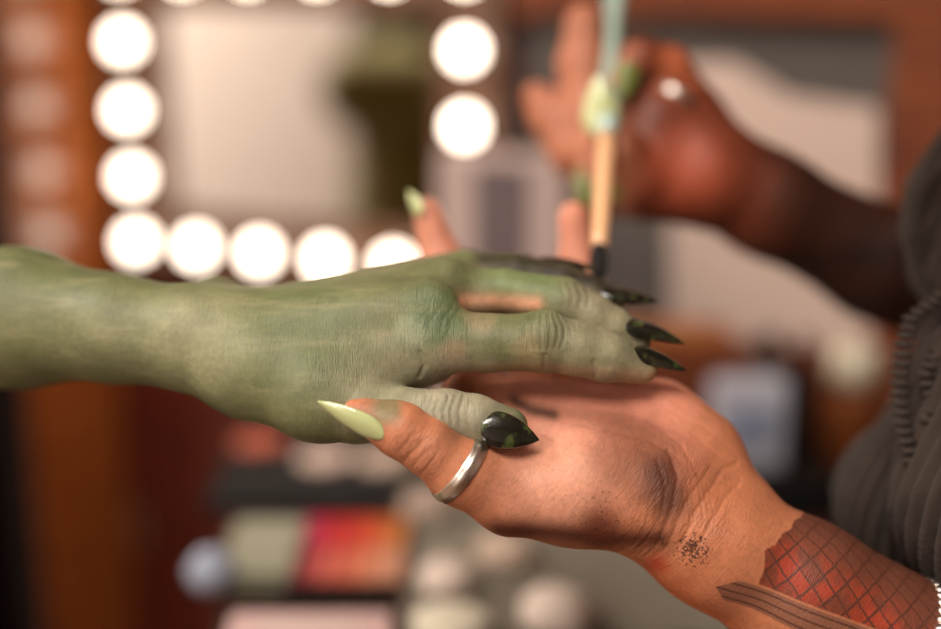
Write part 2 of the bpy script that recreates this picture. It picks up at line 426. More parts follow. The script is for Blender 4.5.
paint(Cv, blob(V, 430, 320, -15, 36), (84, 108, 72), .6); paint(Cv, blob(V, 412, 330, -15, 18), (138, 148, 118), .6)
paint(Cv, blob(V, 520, 272, 18, 42), (112, 132, 84), .5)
paint(Cv, stroke(V, [(455, 302, 0), (490, 302, 0), (535, 304, 0)], 8)*smooth(V[:, 2], D0-.012, D0-.004), (214, 158, 126), .95)
paint(Cv, stroke(V, [(455, 360, 0), (545, 360, 0), (600, 366, 0), (650, 374, 0)], 10)*smooth(-V[:, 1], .017, .024), (196, 148, 116), .5)
paint(Cv, blob(V, 452, 352, -15, 15), (170, 134, 106), .4); paint(Cv, blob(V, 530, 352, -18, 22, .9), (160, 134, 104), .4); paint(Cv, blob(V, 480, 318, -15, 18), (160, 140, 112), .4)
paint(Cv, blob(V, 400, 398, -30, 70), (148, 142, 118), .6); paint(Cv, blob(V, 460, 405, -30, 55), (158, 148, 128), .6)
paint(Cv, blob(V, 600, 340, 0, 62), (150, 142, 116), .6); paint(Cv, blob(V, 600, 305, 10, 40), (142, 132, 108), .5)
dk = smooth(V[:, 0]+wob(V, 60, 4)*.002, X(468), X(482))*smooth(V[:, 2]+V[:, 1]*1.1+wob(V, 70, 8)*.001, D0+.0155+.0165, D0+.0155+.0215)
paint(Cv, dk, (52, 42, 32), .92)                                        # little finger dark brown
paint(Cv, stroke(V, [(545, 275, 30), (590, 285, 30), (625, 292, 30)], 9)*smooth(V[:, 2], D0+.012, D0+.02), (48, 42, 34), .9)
paint(Cv, blob(V, 640, 350, 2, 16), (90, 80, 64), .5); paint(Cv, blob(V, 505, 425, -30, 24), (92, 94, 78), .45)
paint(Cv, blob(V, 510, 442, -22, 12), (40, 36, 28), .7)
wr = .25*np.ones(len(V))
for b_, a_ in (((545, 330, -20, 34), .9), ((432, 322, -18, 55), .8), ((340, 370, -20, 60), .5), ((448, 402, -32, 45), .8), ((575, 298, 0, 25), .6), ((220, 330, -18, 60), .45), ((330, 425, -25, 40), .5)):
    wr = np.maximum(wr, blob(V, *b_)*a_)
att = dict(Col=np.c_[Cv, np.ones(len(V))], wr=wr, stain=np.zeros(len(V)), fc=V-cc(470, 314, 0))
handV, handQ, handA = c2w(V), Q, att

# the rest of the client, seated at the left (coarse): upper arm, torso, head, legs
g = lambda lo, hi, s: np.arange(lo, hi, s)
Fb = Field(g(-1.02, -.02, .008), g(.20, .98, .008), g(.0, 1.55, .008))
B = lambda p, q, a, b, k=.03, flat=None: Fb.add(p, q, a, b, k, flat)
elbow = c2w(cc(-420, 330, 85)); 
shL = np.array([-.66, .77, .97]); shR = np.array([-.70, .43, .97])
B(c2w(cc(-250, 323, 66)), elbow, .034, .036, .01); B(elbow, shL, .039, .048)
B(shR, (-.66, .36, .74), .047, .038); B((-.66, .36, .74), (-.46, .42, .66), .036, .028); B((-.46, .42, .66), (-.38, .44, .63), .03, .02)
B((-.69, .60, .93), (-.70, .61, .74), .115, .10, .05); B((-.69, .61, .74), (-.70, .63, .56), .10, .14, .05)
B((-.68, .71, .96), (-.68, .49, .96), .055, .055, .05)
B((-.69, .59, .99), (-.67, .56, 1.14), .052, .05); B((-.66, .55, 1.23), (-.68, .55, 1.26), .082, .09); B((-.63, .55, 1.17), (-.62, .55, 1.15), .05, .035)
B((-.575, .55, 1.215), (-.56, .55, 1.195), .008, .014, .02)
for s_ in (-1, 1):
    B((-.68, .63+s_*.09, .56), (-.27, .63+s_*.10, .54), .085, .058); B((-.27, .63+s_*.10, .54), (-.28, .63+s_*.10, .09), .055, .036); B((-.28, .63+s_*.10, .07), (-.12, .63+s_*.11, .05), .036, .03)
Vb, Qb = Fb.mesh(); Qb = orient(Vb, Qb)
Cb = np.tile(np.array(lin((122, 127, 90))), (len(Vb), 1))
def joinm(parts):
    V = []; Q = []; n = 0; A = {}
    for v, q, a in parts:
        V.append(v); Q.append(q+n); n += len(v)
        for k in a: A.setdefault(k, []).append(a[k])
    return np.concatenate(V), np.concatenate(Q), {k: np.concatenate(v) for k, v in A.items()}
def plainA(V, C): return dict(Col=np.c_[C, np.ones(len(V))], wr=np.zeros(len(V)), stain=np.zeros(len(V)), fc=V*1.0)
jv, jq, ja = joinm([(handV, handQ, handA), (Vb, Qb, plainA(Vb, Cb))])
client = thing('person', 'person with green painted arm reaching from the left, dark pointed nails', 'person', (0, 0, 0))
m_green = skin('green_body_paint_skin', .5, greenish=True)
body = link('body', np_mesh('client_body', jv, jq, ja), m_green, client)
m_gn = glitter_nail()
mm = lambda v: v/1000
nail(client, cc(482, 425, -33.6), cc(540, 440, -31.0), (-.05, .18, -1), .0073, m_gn, .38, .10, 'thumb nail in dark green glitter polish coming to a point')
nail(client, cc(632, 347, -11.5), cc(689, 369, 0), (.25, .70, -.68), .0050, m_gn, .5, .10, 'pointed black green nail')
nail(client, cc(622, 321, 1), cc(687, 341, 8), (.25, .70, -.68), .0050, m_gn, .5, .12, 'pointed black green nail')
nail(client, cc(600, 290, 20), cc(660, 299, 24), (.15, .75, -.65), .0052, m_gn, .5, .10, 'pointed black green nail')
nail(client, cc(536, 260, 34), cc(598, 267, 41), (.05, .7, -.7), .0046, m_gn, .5, .10, 'pointed black green nail')
# olive top and long dark hair
Fc = Field(g(-.92, -.40, .007), g(.34, .96, .007), g(.5, 1.2, .007))
Bc = lambda p, q, a, b, k=.03: Fc.add(p, q, a, b, k)
Bc((-.69, .60, .93), (-.70, .61, .74), .130, .115, .05); Bc((-.69, .61, .74), (-.70, .63, .58), .115, .155, .05); Bc((-.68, .71, .96), (-.68, .49, .96), .068, .068, .05)
Bc(shL, shL+(elbow-shL)*.55, .062, .055); Bc(shR, (-.67, .385, .84), .062, .052)
Fc.add((-.66, .58, 1.10), (-.66, .56, 1.20), .085, .085, .01, cut=True)
Vc, Qc = Fc.mesh(); Qc = orient(Vc, Qc)
link('olive_top', np_mesh('olive_top', Vc, Qc), mat('olive_cloth', (132, 118, 52), .85, noise=.15, nscale=30, sheen=.2), client)
Fh = Field(g(-.88, -.48, .006), g(.38, .74, .006), g(.85, 1.4, .006))
Fh.add((-.69, .55, 1.26), (-.71, .55, 1.23), .102, .100, .02)
for s_ in (-1, 1): Fh.add((-.68, .55+s_*.09, 1.20), (-.60, .565+s_*.075, .93), .042, .03, .02); Fh.add((-.75, .55+s_*.05, 1.20), (-.80, .57+s_*.05, .95), .06, .045, .03)
Fh.add((-.575, .55, 1.21), (-.575, .55, 1.17), .068, .055, .01, cut=True)
Vh, Qh = Fh.mesh(); Qh = orient(Vh, Qh)
link('hair', np_mesh('hair', Vh, Qh), mat('dark_hair', (38, 28, 22), .5, noise=.3, nscale=60), client)

# ================================================================== ARTIST
lx = spacing(-.062, .34, (X(340), X(905)), .00068, .004)
ly = spacing(-.30, .065, ((314.5-600)/F*D0, (314.5-385)/F*D0), .00068, .0026)
lz = spacing(D0-.075, D0+.14, (D0-.052, D0+.012), .0007, .0022)
Fd = Field(lx, ly, lz)
A = lambda p, q, k=.008, flat=None: Fd.add(cc(*p[:3]), cc(*q[:3]), rr(p[3], p[2]), rr(q[3], q[2]), k, flat)
# forearm + wrist
A((1250, 880, 15, 96), (960, 690, 6, 84)); A((960, 690, 6, 84), (800, 592, 2, 71)); A((800, 592, 2, 71), (712, 537, 2, 62))
A((712, 545, -6, 56), (640, 500, -8, 50), .014); A((722, 505, 12, 46), (690, 462, 14, 44), .012)
# thenar mass
A((640, 497, -8, 52), (575, 490, -11, 52), .010); A((575, 490, -11, 52), (512, 492, -14, 43), .010); A((660, 478, -4, 46), (590, 462, -6, 44), .012)
# hypothenar and the palm behind
A((695, 455, 16, 46), (655, 428, 22, 44), .010); A((655, 428, 22, 44), (600, 432, 26, 46), .012); A((620, 450, 8, 40), (540, 440, 8, 44), .012); A((600, 430, 22, 42), (530, 428, 22, 42), .012); A((560, 432, 26, 42), (470, 402, 38, 30), .012)
# thumb
chain(Fd, [(512, 492, -14, 42), (462, 470, -24, 35), (428, 446, -30, 28), (402, 431, -32, 25.5), (366, 416, -32, 16.5), (353, 409, -33, 9)], .004)
A((392, 424, -33, 22), (398, 428, -33, 23), .005)
# fingers, running back under the green hand and curling up behind it
chain(Fd, [(528, 425, 26, 30), (474, 390, 54, 27), (452, 335, 84, 25), (442, 262, 98, 21), (427, 212, 96, 14.5)], .005)
chain(Fd, [(556, 425, 30, 30), (535, 385, 62, 26), (512, 330, 95, 23), (498, 292, 103, 18), (494, 276, 103, 14)], .003)
chain(Fd, [(590, 422, 34, 30), (572, 380, 66, 26), (554, 330, 98, 22), (544, 298, 105, 18), (540, 282, 105, 14)], .003)
chain(Fd, [(625, 425, 36, 30), (610, 375, 66, 25), (592, 310, 94, 21), (578, 262, 100, 18.5), (573, 216, 98, 14.5)], .005)
V, Q = Fd.mesh(); Q = orient(c2w(V), Q); V = relax(V, Q, 1); N = vnormals(V, Q)
if (N*(V-V.mean(0))).sum() < 0: N = -N
front = smooth(-N[:, 2], -.1, .4)
cr = [([(676, 540, -20), (690, 512, -20), (706, 492, -20), (728, 472, -20), (745, 468, -20)], 2.4, .9),
      ([(664, 545, -20), (674, 515, -20), (690, 490, -20), (712, 470, -20)], 2.0, .6),
      ([(690, 548, -20), (706, 520, -20), (724, 497, -20), (746, 484, -20)], 2.2, .7),
      ([(654, 542, -20), (668, 505, -20), (675, 475, -20), (668, 450, -20)], 2.2, .8),
      ([(640, 545, -20), (656, 515, -20), (662, 485, -20), (655, 458, -20)], 1.8, .5),
      ([(668, 450, 0), (640, 434, 0), (600, 424, 0), (565, 418, 0)], 3.0, .7),
      ([(690, 470, 0), (674, 440, 0), (645, 418, 0), (600, 408, 0)], 2.0, .4),
      ([(735, 452, 0), (700, 425, 0), (665, 408, 0)], 2.0, .35), ([(742, 470, 0), (710, 450, 0), (690, 432, 0)], 2.0, .35),
      ([(405, 462, -40), (412, 452, -40), (424, 440, -40)], 2.0, .7), ([(412, 469, -40), (420, 458, -40), (432, 447, -40)], 1.8, .6),
      ([(420, 477, -40), (428, 466, -40), (436, 455, -40)], 1.8, .5), ([(398, 452, -40), (406, 443, -40), (414, 434, -40)], 1.6, .35),
      ([(532, 470, -40), (540, 500, -40), (546, 525, -40)], 1.6, .22), ([(560, 460, -40), (570, 495, -40)], 1.6, .2), ([(516, 455, -40), (525, 480, -40)], 1.6, .2)]
for p_, w_, d_ in cr: V = groove(p_, w_, d_*.6, V, N, front)
rgn = np.random.default_rng(3)
for i in range(26):                               # fan of fine folds over the thumb side of the wrist
    t = i/25; x0 = 612+t*80; 
    V = groove([(x0, 552+rgn.uniform(-4, 6), -20), (x0+20+rgn.uniform(-3, 3), 520+rgn.uniform(-5, 5), -20), (x0+26-12*t, 492-20*t, -20)], 1.3, .22*rgn.uniform(.4, 1), V, N, front)
OR = (214, 140, 104)
Cv = np.tile(np.array(lin((184, 116, 82))), (len(V), 1))
paint(Cv, smooth(wob(V, 25, 5), -.2, 1), (198, 134, 102), .5)
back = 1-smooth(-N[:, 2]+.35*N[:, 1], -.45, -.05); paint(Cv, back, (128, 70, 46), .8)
# pinker palm and finger pads
paint(Cv, blob(V, 600, 400, 0, 110, .6), (222, 146, 126), .7); paint(Cv, blob(V, 560, 480, -30, 75), (204, 148, 124), .6)
paint(Cv, smooth(V[:, 2], D0+.05, D0+.075)*smooth(V[:, 1], .0, .02), (204, 136, 112), .8)
# rubbed-off body paint, grime on the palm; darker crease and lower edge
paint(Cv, blob(V, 655, 468, -18, 34, .9), (104, 56, 36), .95); paint(Cv, blob(V, 625, 450, -15, 42, .9), (124, 74, 52), .75); paint(Cv, blob(V, 664, 497, -20, 24, .9), (70, 36, 24), .8); paint(Cv, blob(V, 657, 470, -18, 20, .9), (70, 34, 22), .7)
paint(Cv, stroke(V, [(500, 532, -30), (560, 534, -30), (620, 541, -30), (660, 540, -30)], 13)*smooth(-N[:, 2], -.5, .1), (70, 28, 14), .9); paint(Cv, blob(V, 600, 528, -28, 20, .9), (80, 38, 24), .8)  # darker brown along the lower edge of the palm
paint(Cv, blob(V, 600, 520, -28, 24, .9), (124, 66, 44), .5)
paint(Cv, stroke(V, [(520, 403, 0), (560, 412, 0), (610, 418, 0), (655, 440, 0)], 10), (132, 84, 62), .55)
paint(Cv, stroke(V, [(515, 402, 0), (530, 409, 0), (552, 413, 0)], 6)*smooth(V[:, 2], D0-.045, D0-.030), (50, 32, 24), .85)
paint(Cv, blob(V, 386, 408, -38, 20, .6), (120, 112, 78), .9); paint(Cv, blob(V, 368, 405, -36, 12, .8), (150, 108, 84), .5); paint(Cv, blob(V, 455, 430, -35, 18, .9), (120, 84, 60), .6)
paint(Cv, stroke(V, [(690, 480, 0), (705, 500, 0), (700, 530, 0), (680, 560, 0)], 14)*front, (160, 94, 62), .5)
paint(Cv, stroke(V, [(650, 570, 0), (680, 600, 0), (720, 629, 0)], 16)*front, (196, 104, 62), .6)
paint(Cv, blob(V, 655, 562, -15, 12, .8), (176, 44, 26), .6)
paint(Cv, smooth(V[:, 0], X(735), X(860))*front*smooth(V[:, 1], -.115, -.07), (140, 84, 56), .55)
st = np.maximum.reduce([blob(V, 690, 545, -22, 26, .8)*.9, blob(V, 560, 480, -32, 80, .8)*.34, blob(V, 600, 522, -30, 60, .8)*.5, blob(V, 655, 540, -25, 20, .8)*.6, blob(V, 780, 520, -22, 22, .8)*.45])
wr = .3*np.ones(len(V))
for b_, a_ in (((415, 452, -38, 36), 1.0), ((690, 500, -20, 60), .9), ((660, 520, -20, 50), .8), ((600, 470, -30, 80), .4)): wr = np.maximum(wr, blob(V, *b_)*a_)
ang = math.radians(36); ca, sa = math.cos(ang), math.sin(ang)
R = V-cc(560, 480, 0); fcv = np.stack([R[:, 0]*ca-R[:, 1]*sa, R[:, 0]*sa+R[:, 1]*ca, R[:, 2]], 1)
O = cc(695, 527, 2); a3 = cc(800, 592, 2)-O; a3 /= np.linalg.norm(a3); b3 = np.cross(a3, [0, 0, -1.]); 
if b3[1] > 0: b3 = -b3
b3 /= np.linalg.norm(b3); n3 = np.cross(a3, b3); n3 = n3 if n3[2] < 0 else -n3
R = V-O; tt = R@a3; ss = np.arctan2(R@b3, R@n3)*rr(70); pxm = rr(1)
ts = np.stack([tt/pxm, ss/pxm, np.zeros(len(V))], 1)
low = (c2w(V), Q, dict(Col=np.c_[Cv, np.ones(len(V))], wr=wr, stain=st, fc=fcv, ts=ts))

# upper hand holding the brush (further back)
Z = 175
ux = spacing(X(505, Z), .42, (X(505, Z), X(740, Z)), .0015, .006)
Fd = Field(ux, spacing(-.09, .21, (-.02, .19), .0015, .006), spacing(.62, .90, (.64, .80), .0017, .006))
chain(Fd, [(1100, 345, 250, 66), (990, 305, 220, 64), (880, 262, 200, 56), (765, 202, 180, 46), (705, 165, 172, 44, .02)], .01)
A((705, 165, 172, 46), (655, 120, 165, 40), .015); A((700, 185, 165, 40), (645, 190, 160, 32), .015); A((690, 120, 178, 36), (655, 85, 178, 32), .012); A((640, 160, 165, 42), (610, 165, 168, 34), .012)
chain(Fd, [(690, 105, 172, 26), (668, 68, 160, 22), (640, 58, 150, 19), (622, 80, 142, 14)], .004)          # index over the handle
chain(Fd, [(640, 180, 150, 26), (618, 150, 142, 21), (604, 118, 138, 15)], .005)                               # thumb
chain(Fd, [(640, 140, 185, 30), (590, 120, 196, 27), (582, 65, 200, 24), (583, 22, 198, 18)], .006)           # middle, stretched up
chain(Fd, [(630, 165, 185, 28), (575, 150, 198, 26), (550, 115, 202, 21), (536, 96, 200, 14)], .006)            # ring
chain(Fd, [(640, 190, 175, 26), (600, 195, 178, 22), (588, 182, 170, 15)], .005)
V, Q = Fd.mesh(); Q = orient(c2w(V), Q)
Cv = np.tile(np.array(lin((110, 52, 32))), (len(V), 1))
paint(Cv, 1-smooth(V[:, 0], X(600, Z), X(640, Z)), (176, 112, 84), .95); paint(Cv, blob(V, 685, 170, 150, 45, .9), (170, 78, 50), .8)
paint(Cv, blob(V, 675, 72, 155, 30, .8), (190, 104, 68), .8)
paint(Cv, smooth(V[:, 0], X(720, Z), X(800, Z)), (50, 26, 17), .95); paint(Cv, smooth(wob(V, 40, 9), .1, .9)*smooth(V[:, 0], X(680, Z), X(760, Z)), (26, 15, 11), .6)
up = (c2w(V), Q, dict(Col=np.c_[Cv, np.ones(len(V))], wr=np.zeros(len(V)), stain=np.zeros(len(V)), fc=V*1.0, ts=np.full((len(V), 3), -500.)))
# upper arms, torso, neck, head, legs of the artist (out of frame, inside the sweater)
Fb = Field(g(.14, .74, .008), g(.26, 1.06, .008), g(0, 1.72, .008))
eL = c2w(cc(1250, 880, 15)); eR = c2w(cc(1100, 345, 250)); sL = np.array([.47, .50, 1.32]); sR = np.array([.47, .86, 1.32])
B(c2w(cc(1100, 785, 10)), eL, .035, .042); B(eL, sL, .042, .05); B(c2w(cc(1040, 325, 235)), eR, .034, .038); B(eR, sR, .04, .05)
B((.45, .68, 1.26), (.45, .68, 1.0), .12, .11, .05); B((.45, .68, 1.0), (.46, .68, .86), .11, .14, .05); B((.46, .78, 1.31), (.46, .58, 1.31), .06, .06, .05)
B((.46, .68, 1.33), (.44, .68, 1.47), .055, .052); B((.43, .68, 1.56), (.45, .68, 1.59), .082, .09); B((.40, .68, 1.50), (.39, .68, 1.48), .05, .035); B((.345, .68, 1.545), (.33, .68, 1.525), .008, .014, .02)
for s_ in (-1, 1): B((.46, .68+s_*.09, .84), (.45, .68+s_*.10, .46), .09, .06); B((.45, .68+s_*.10, .46), (.48, .68+s_*.10, .08), .055, .036); B((.47, .68+s_*.10, .06), (.33, .68+s_*.11, .045), .036, .03)
Vb, Qb = Fb.mesh(); Qb = orient(Vb, Qb); Ab = plainA(Vb, np.tile(np.array(lin((120, 66, 44))), (len(Vb), 1))); Ab['ts'] = np.full((len(Vb), 3), -500.)
jv, jq, ja = joinm([low, up, (Vb, Qb, Ab)])
artist = thing('person', 'person in dark ribbed sweater holding the green hand and a makeup brush', 'person')
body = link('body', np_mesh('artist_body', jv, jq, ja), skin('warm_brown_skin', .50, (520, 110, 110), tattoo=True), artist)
body['label'] = 'bare hands and forearms, red scale tattoo above the wrist'
m_pn = mat('pale_green_polish', (188, 196, 140), .12, coat=1, spec=.6)
m_on = mat('olive_polish', (112, 122, 62), .2, coat=.8)
nail(artist, cc(383, 438, -42), cc(317, 402, -42), (-.30, -.40, -.85), .0052, m_pn, .45, .06, 'long pale green thumb nail, pointed')
nail(artist, cc(418, 216, 88), cc(407, 190, 90), (-.8, .3, -.45), .0045, m_pn, .5, .06)
nail(artist, cc(602, 136, 127), cc(598, 74, 128), (-.15, .1, -1), .0100, m_pn, .5, .06, 'pale green thumb nail of the hand with the brush')
nail(artist, cc(630, 62, 134), cc(624, 100, 136), (.1, -.1, -1), .0070, m_on, .5, .06)
nail(artist, cc(586, 165, 158), cc(584, 212, 160), (-.2, .1, -1), .0065, m_on, .5, .06)
nail(artist, cc(614, 165, 142), cc(618, 206, 146), (.1, .1, -1), .0060, m_on, .5, .06)
m_silver = mat('brushed_silver', (226, 218, 208), .3, 1, noise=.1, nscale=80)
def ring(center, axis, R, halfw, th, m, label, parent):
    axis = np.asarray(axis, float); axis /= np.linalg.norm(axis)
    e1 = np.cross(axis, [0, 0, 1.]); e1 /= np.linalg.norm(e1); e2 = np.cross(axis, e1)
    prof = [(-halfw, .2*th), (-halfw*.92, th*.75), (-halfw*.62, th*.55), (-halfw*.45, th*.9), (0, th*1.1), (halfw*.45, th*.9), (halfw*.62, th*.55), (halfw*.92, th*.75), (halfw, .2*th), (halfw, -.3*th), (-halfw, -.3*th)]
    bm = bmesh.new(); S = 72; rows = []
    for i in range(S):
        a = 2*PI*i/S; d = e1*math.cos(a)+e2*math.sin(a)
        rows.append([bm.verts.new(c2w(center+axis*u+d*(R+v))) for u, v in prof])
    for i in range(S):
        r, q = rows[i], rows[(i+1) % S]
        for j in range(len(prof)): bm.faces.new((r[j], q[j], q[(j+1) % len(prof)], r[(j+1) % len(prof)]))
    bmesh.ops.recalc_face_normals(bm, faces=bm.faces[:])
    o = obj('ring', bm, m, parent, True); o['label'] = label; return o
ring(cc(460, 468, -25), cc(478, 481, -22)-cc(440, 454, -24)+np.array([0, 0, .001]), rr(34.4), .0031, .0012, m_silver, 'grooved silver band on the thumb', artist)
ring(cc(672, 100, 160), (.5, .8, .2), rr(24, 160), .003, .0015, m_silver, 'silver ring on the upper hand', artist)
# bracelet: a cuff of little silver beads round the forearm
ax = cc(960, 690, 6)-cc(800, 592, 2); ax /= np.linalg.norm(ax); ce = cc(895, 655, 4); e1 = np.cross(ax, [0, 0, 1.]); e1 /= np.linalg.norm(e1); e2 = np.cross(ax, e1)
bm = bmesh.new()
for i in range(46):
    for k in (0, 1):
        a = 2*PI*(i+.5*k)/46; p = ce+ax*(k*.0058-.002)+(e1*math.cos(a)+e2*math.sin(a))*(rr(80))
        t = bmesh.new(); bmesh.ops.create_uvsphere(t, u_segments=10, v_segments=8, radius=.0031); merge(bm, t, Matrix.Translation(c2w(p)))
o = obj('bracelet', bm, m_silver, artist, True); o['label'] = 'bracelet of small silver beads on the tattooed forearm'

# sweater ------------------------------------------------------------
Fs = Field(spacing(.12, .64, (.14, .26), .0013, .007), spacing(-.30, .42, (-.15, .10), .0013, .007), spacing(.50, 1.05, (.52, .72), .0016, .007))
A = lambda p, q, k=.008, flat=None: Fs.add(cc(*p[:3]), cc(*q[:3]), rr(p[3], p[2]), rr(q[3], q[2]), k, flat)
def w2c(p): p = np.asarray(p, float)-[0, 0, CAMZ]; return np.array([p[0], p[1]*sp+p[2]*cp, p[1]*cp-p[2]*sp])
def W(p, q, a, b, k=.03): Fs.add(w2c(p), w2c(q), a, b, k)
W((.45, .68, 1.26), (.45, .68, 1.0), .135, .125, .05); W((.45, .68, 1.0), (.46, .68, .84), .125, .155, .05); W((.46, .78, 1.30), (.46, .58, 1.30), .075, .075, .05)
W(eL, sL, .062, .068); W(eR, sR, .062, .068)
A((1035, 505, 95, 170), (1040, 360, 120, 120), .02); A((926, 503, 84, 90), (960, 490, 88, 100), .012)
# sleeve of the near arm and thick rolled cuff of the far one
A((1060, 520, 30, 125), (1250, 800, 30, 130), .02); A((985, 395, 34, 72), (1008, 496, 16, 108), .012)
A((958, 250, 120, 40), (1120, 330, 240, 90), .01)
chain(Fs, [(962, 150, 100, 24), (932, 190, 95, 24), (926, 230, 95, 24), (936, 275, 97, 24), (965, 320, 100, 26)], .004)
V, Q = Fs.mesh(); Q = orient(c2w(V), Q); V = relax(V, Q, 1); N = vnormals(V, Q)
if (N*(V-V.mean(0))).sum() < 0: N = -N
wv = wob(V, 18, 12)*.0018
ph = (V[:, 0]*.8-V[:, 1]*.42-V[:, 2]*.8+wv*1.2)/.0092*PI
near = 1-smooth(V[:, 2], .60, .625)
knit = np.abs(np.sin(ph))**.8
side = np.sin((V[:, 0]*.3+V[:, 1]*.95)/.0026*2*PI)
V = V+N*((knit*.0052*(.35+.65*near)+side*.00025)-.001)[:, None]
m_sw = bpy.data.materials.new('grey_brown_knit'); m_sw.use_nodes = True; T = NT(m_sw); b = T.n['Principled BSDF']
fc = T.attr('kn', 'Vector'); n1 = T.noise(fc, 45, 4); n2 = T.noise(T.scale(fc, (900, 900, 900)), 1, 2)
T.put(b.inputs['Base Color'], T.mix(n1, L4((30, 22, 17)), L4((56, 42, 33)))); b.inputs['Roughness'].default_value = .95; b.inputs['Sheen Weight'].default_value = .05
T.put(b.inputs['Normal'], T.bump(n2, .5, .0008))
sw = link('sweater', np_mesh('sweater', c2w(V), Q, dict(kn=V)), m_sw, artist); sw['label'] = 'dark grey brown ribbed knit sweater'
# scalloped stitched edges
def scallop(pts, r, name, m, parent, step=.0042):
    P = [Vector(c2w(cc(*p))) for p in pts]; bm = bmesh.new(); segs = []
    for a, b_ in zip(P, P[1:]): segs.append((a, b_, (b_-a).length))
    tot = sum(s[2] for s in segs); n = int(tot/step)
    for i in range(n+1):
        d = i*tot/n
        for a, b_, l in segs:
            if d <= l+1e-9: c = a+(b_-a)*(d/l); dr = (b_-a).normalized(); break
            d -= l
        t = bmesh.new(); bmesh.ops.create_uvsphere(t, u_segments=10, v_segments=8, radius=1)
        q = dr.to_track_quat('Z', 'Y').to_matrix().to_4x4()
        merge(bm, t, Matrix.Translation(c) @ q @ Matrix.Rotation(.5, 4, 'X') @ Matrix.Diagonal((r*1.5, r*1.2, step*.42, 1)))
    return obj(name, bm, m, parent, True)
m_ed = mat('knit_edging', (46, 37, 30), .95, noise=.25, nscale=300)
scallop([(948, 132, 62), (928, 160, 60), (912, 195, 60), (908, 235, 60), (916, 270, 62), (932, 305, 64)], rr(8), 'knit_edge', m_ed, artist)
scallop([(941, 296, 30), (912, 318, 28), (903, 345, 24), (899, 385, 20), (903, 425, 16), (914, 465, 10), (932, 505, 4), (955, 545, 0)], rr(7), 'knit_edge', m_ed, artist)
scallop([(962, 335, 30), (935, 352, 22), (925, 375, 18), (934, 405, 14), (926, 420, 12)], rr(6), 'knit_edge', m_ed, artist)
Fh = Field(g(.28, .64, .006), g(.5, .86, .006), g(1.2, 1.75, .006))
Fh.add((.46, .68, 1.58), (.48, .68, 1.56), .102, .10, .02); Fh.add((.50, .68, 1.55), (.54, .68, 1.40), .07, .05, .03); Fh.add((.35, .68, 1.54), (.35, .68, 1.50), .07, .055, .01, cut=True)
Vh, Qh = Fh.mesh(); link('hair', np_mesh('hair', Vh, orient(Vh, Qh)), mat('black_hair', (26, 20, 18), .5), artist)

# ================================================================== BRUSH
brush = thing('makeup_brush', 'slim makeup brush with pale teal handle and black bristles, held upright over the little finger', 'brush', at(597, 285, .592))
def bp(t):   # t 0 tip .. 1 top
    a, b_ = np.array(at(597, 283, .598)), np.array(at(619, -60, .790)); return Vector(a+(b_-a)*t)-brush.location
def seg(name, t0, t1, prof, m):
    bm = bmesh.new(); n = len(prof); tube(bm, [bp(t0+(t1-t0)*i/(n-1)) for i in range(n)], [p/1000 for p in prof], 20); return obj(name, bm, m, brush, True)
seg('bristles', 0, .085, [1.0, 3.2, 4.2, 4.4, 4.0, 3.6], mat('black_bristle', (16, 12, 10), .9, bump=.6, bscale=900))
seg('ferrule', .078, .36, [4.0, 4.2, 4.4, 4.5, 4.6, 4.7, 4.5, 4.8, 4.5, 4.8], mat('tan_ferrule', (226, 176, 132), .35, noise=.1, coat=.3))
seg('handle', .355, 1.0, [4.6, 6.0, 6.4, 6.0, 5.2, 4.4, 4.2, 4.8, 6.0, 6.8, 7.0, 7.0, 6.8], mat('pale_teal_lacquer', (160, 184, 172), .25, coat=.8))
#@@ROOM
# ================================================================== VANITY (frame of its own: u along mirror, v towards the room, h height)
YAW = .38524505; MU = Vector((math.cos(YAW), -math.sin(YAW), 0)); MV = Vector((-math.sin(YAW), -math.cos(YAW), 0))
MO = Vector((-.3490, 1.33, 0))-MV*.019; BU, BH, Z0 = .07395, .06806, CAMZ-.2785
def VM(u, v, h): return MO+MU*u+MV*v+Vector((0, 0, h))
def vbox(bm, u0, u1, v0, v1, h0, h1, bev=0): return box(bm, u0, u1, -v1, -v0, h0, h1, bev)   # local x=u, local y=-v
def vthing(name, label, cat, u=0, v=0, h=0, group=None): return thing(name, label, cat, VM(u, v, h), -YAW, group)
w_or = wood('orange_brown_wood', (88, 36, 8), (126, 60, 18), .75, 0)
w_dk = wood('dark_mahogany', (62, 14, 5), (98, 30, 10), .5, .1)
w_wing = wood('varnished_wood', (130, 62, 18), (168, 92, 38), .4, 1.0, coatrough=.13)
# mirror
mir = vthing('vanity_mirror', 'lit dressing mirror edged with round white bulbs behind the hands', 'mirror', 0, 0, Z0)
bm = bmesh.new(); vbox(bm, .036, 5*BU-.036, -.004, -.001, .036, 4*BH-.036)
gl = mat('mirror_glass', (214, 212, 208), .03, 1); obj('mirror_glass', bm, gl, mir)
bm = bmesh.new(); vbox(bm, -.030, .036, -.03, 0, -.030, 4*BH+.030, .003); vbox(bm, 5*BU-.036, 5*BU+.030, -.03, 0, -.030, 4*BH+.030, .003)
vbox(bm, .036, 5*BU-.036, -.03, 0, -.030, .036, .003); vbox(bm, .036, 5*BU-.036, -.03, 0, 4*BH-.036, 4*BH+.030, .003)
obj('frame', bm, wood('brown_frame_wood', (70, 44, 28), (96, 62, 40), .5), mir)
bm = bmesh.new(); vbox(bm, .02, 5*BU-.02, -.03, -.008, .02, 4*BH-.02); obj('backing', bm, w_dk, mir)
m_bulb = mat('lit_bulb', (255, 244, 230), .3, emit=(1, .86, .70), es=8); m_brass = mat('bulb_socket', (190, 150, 110), .4, .6)
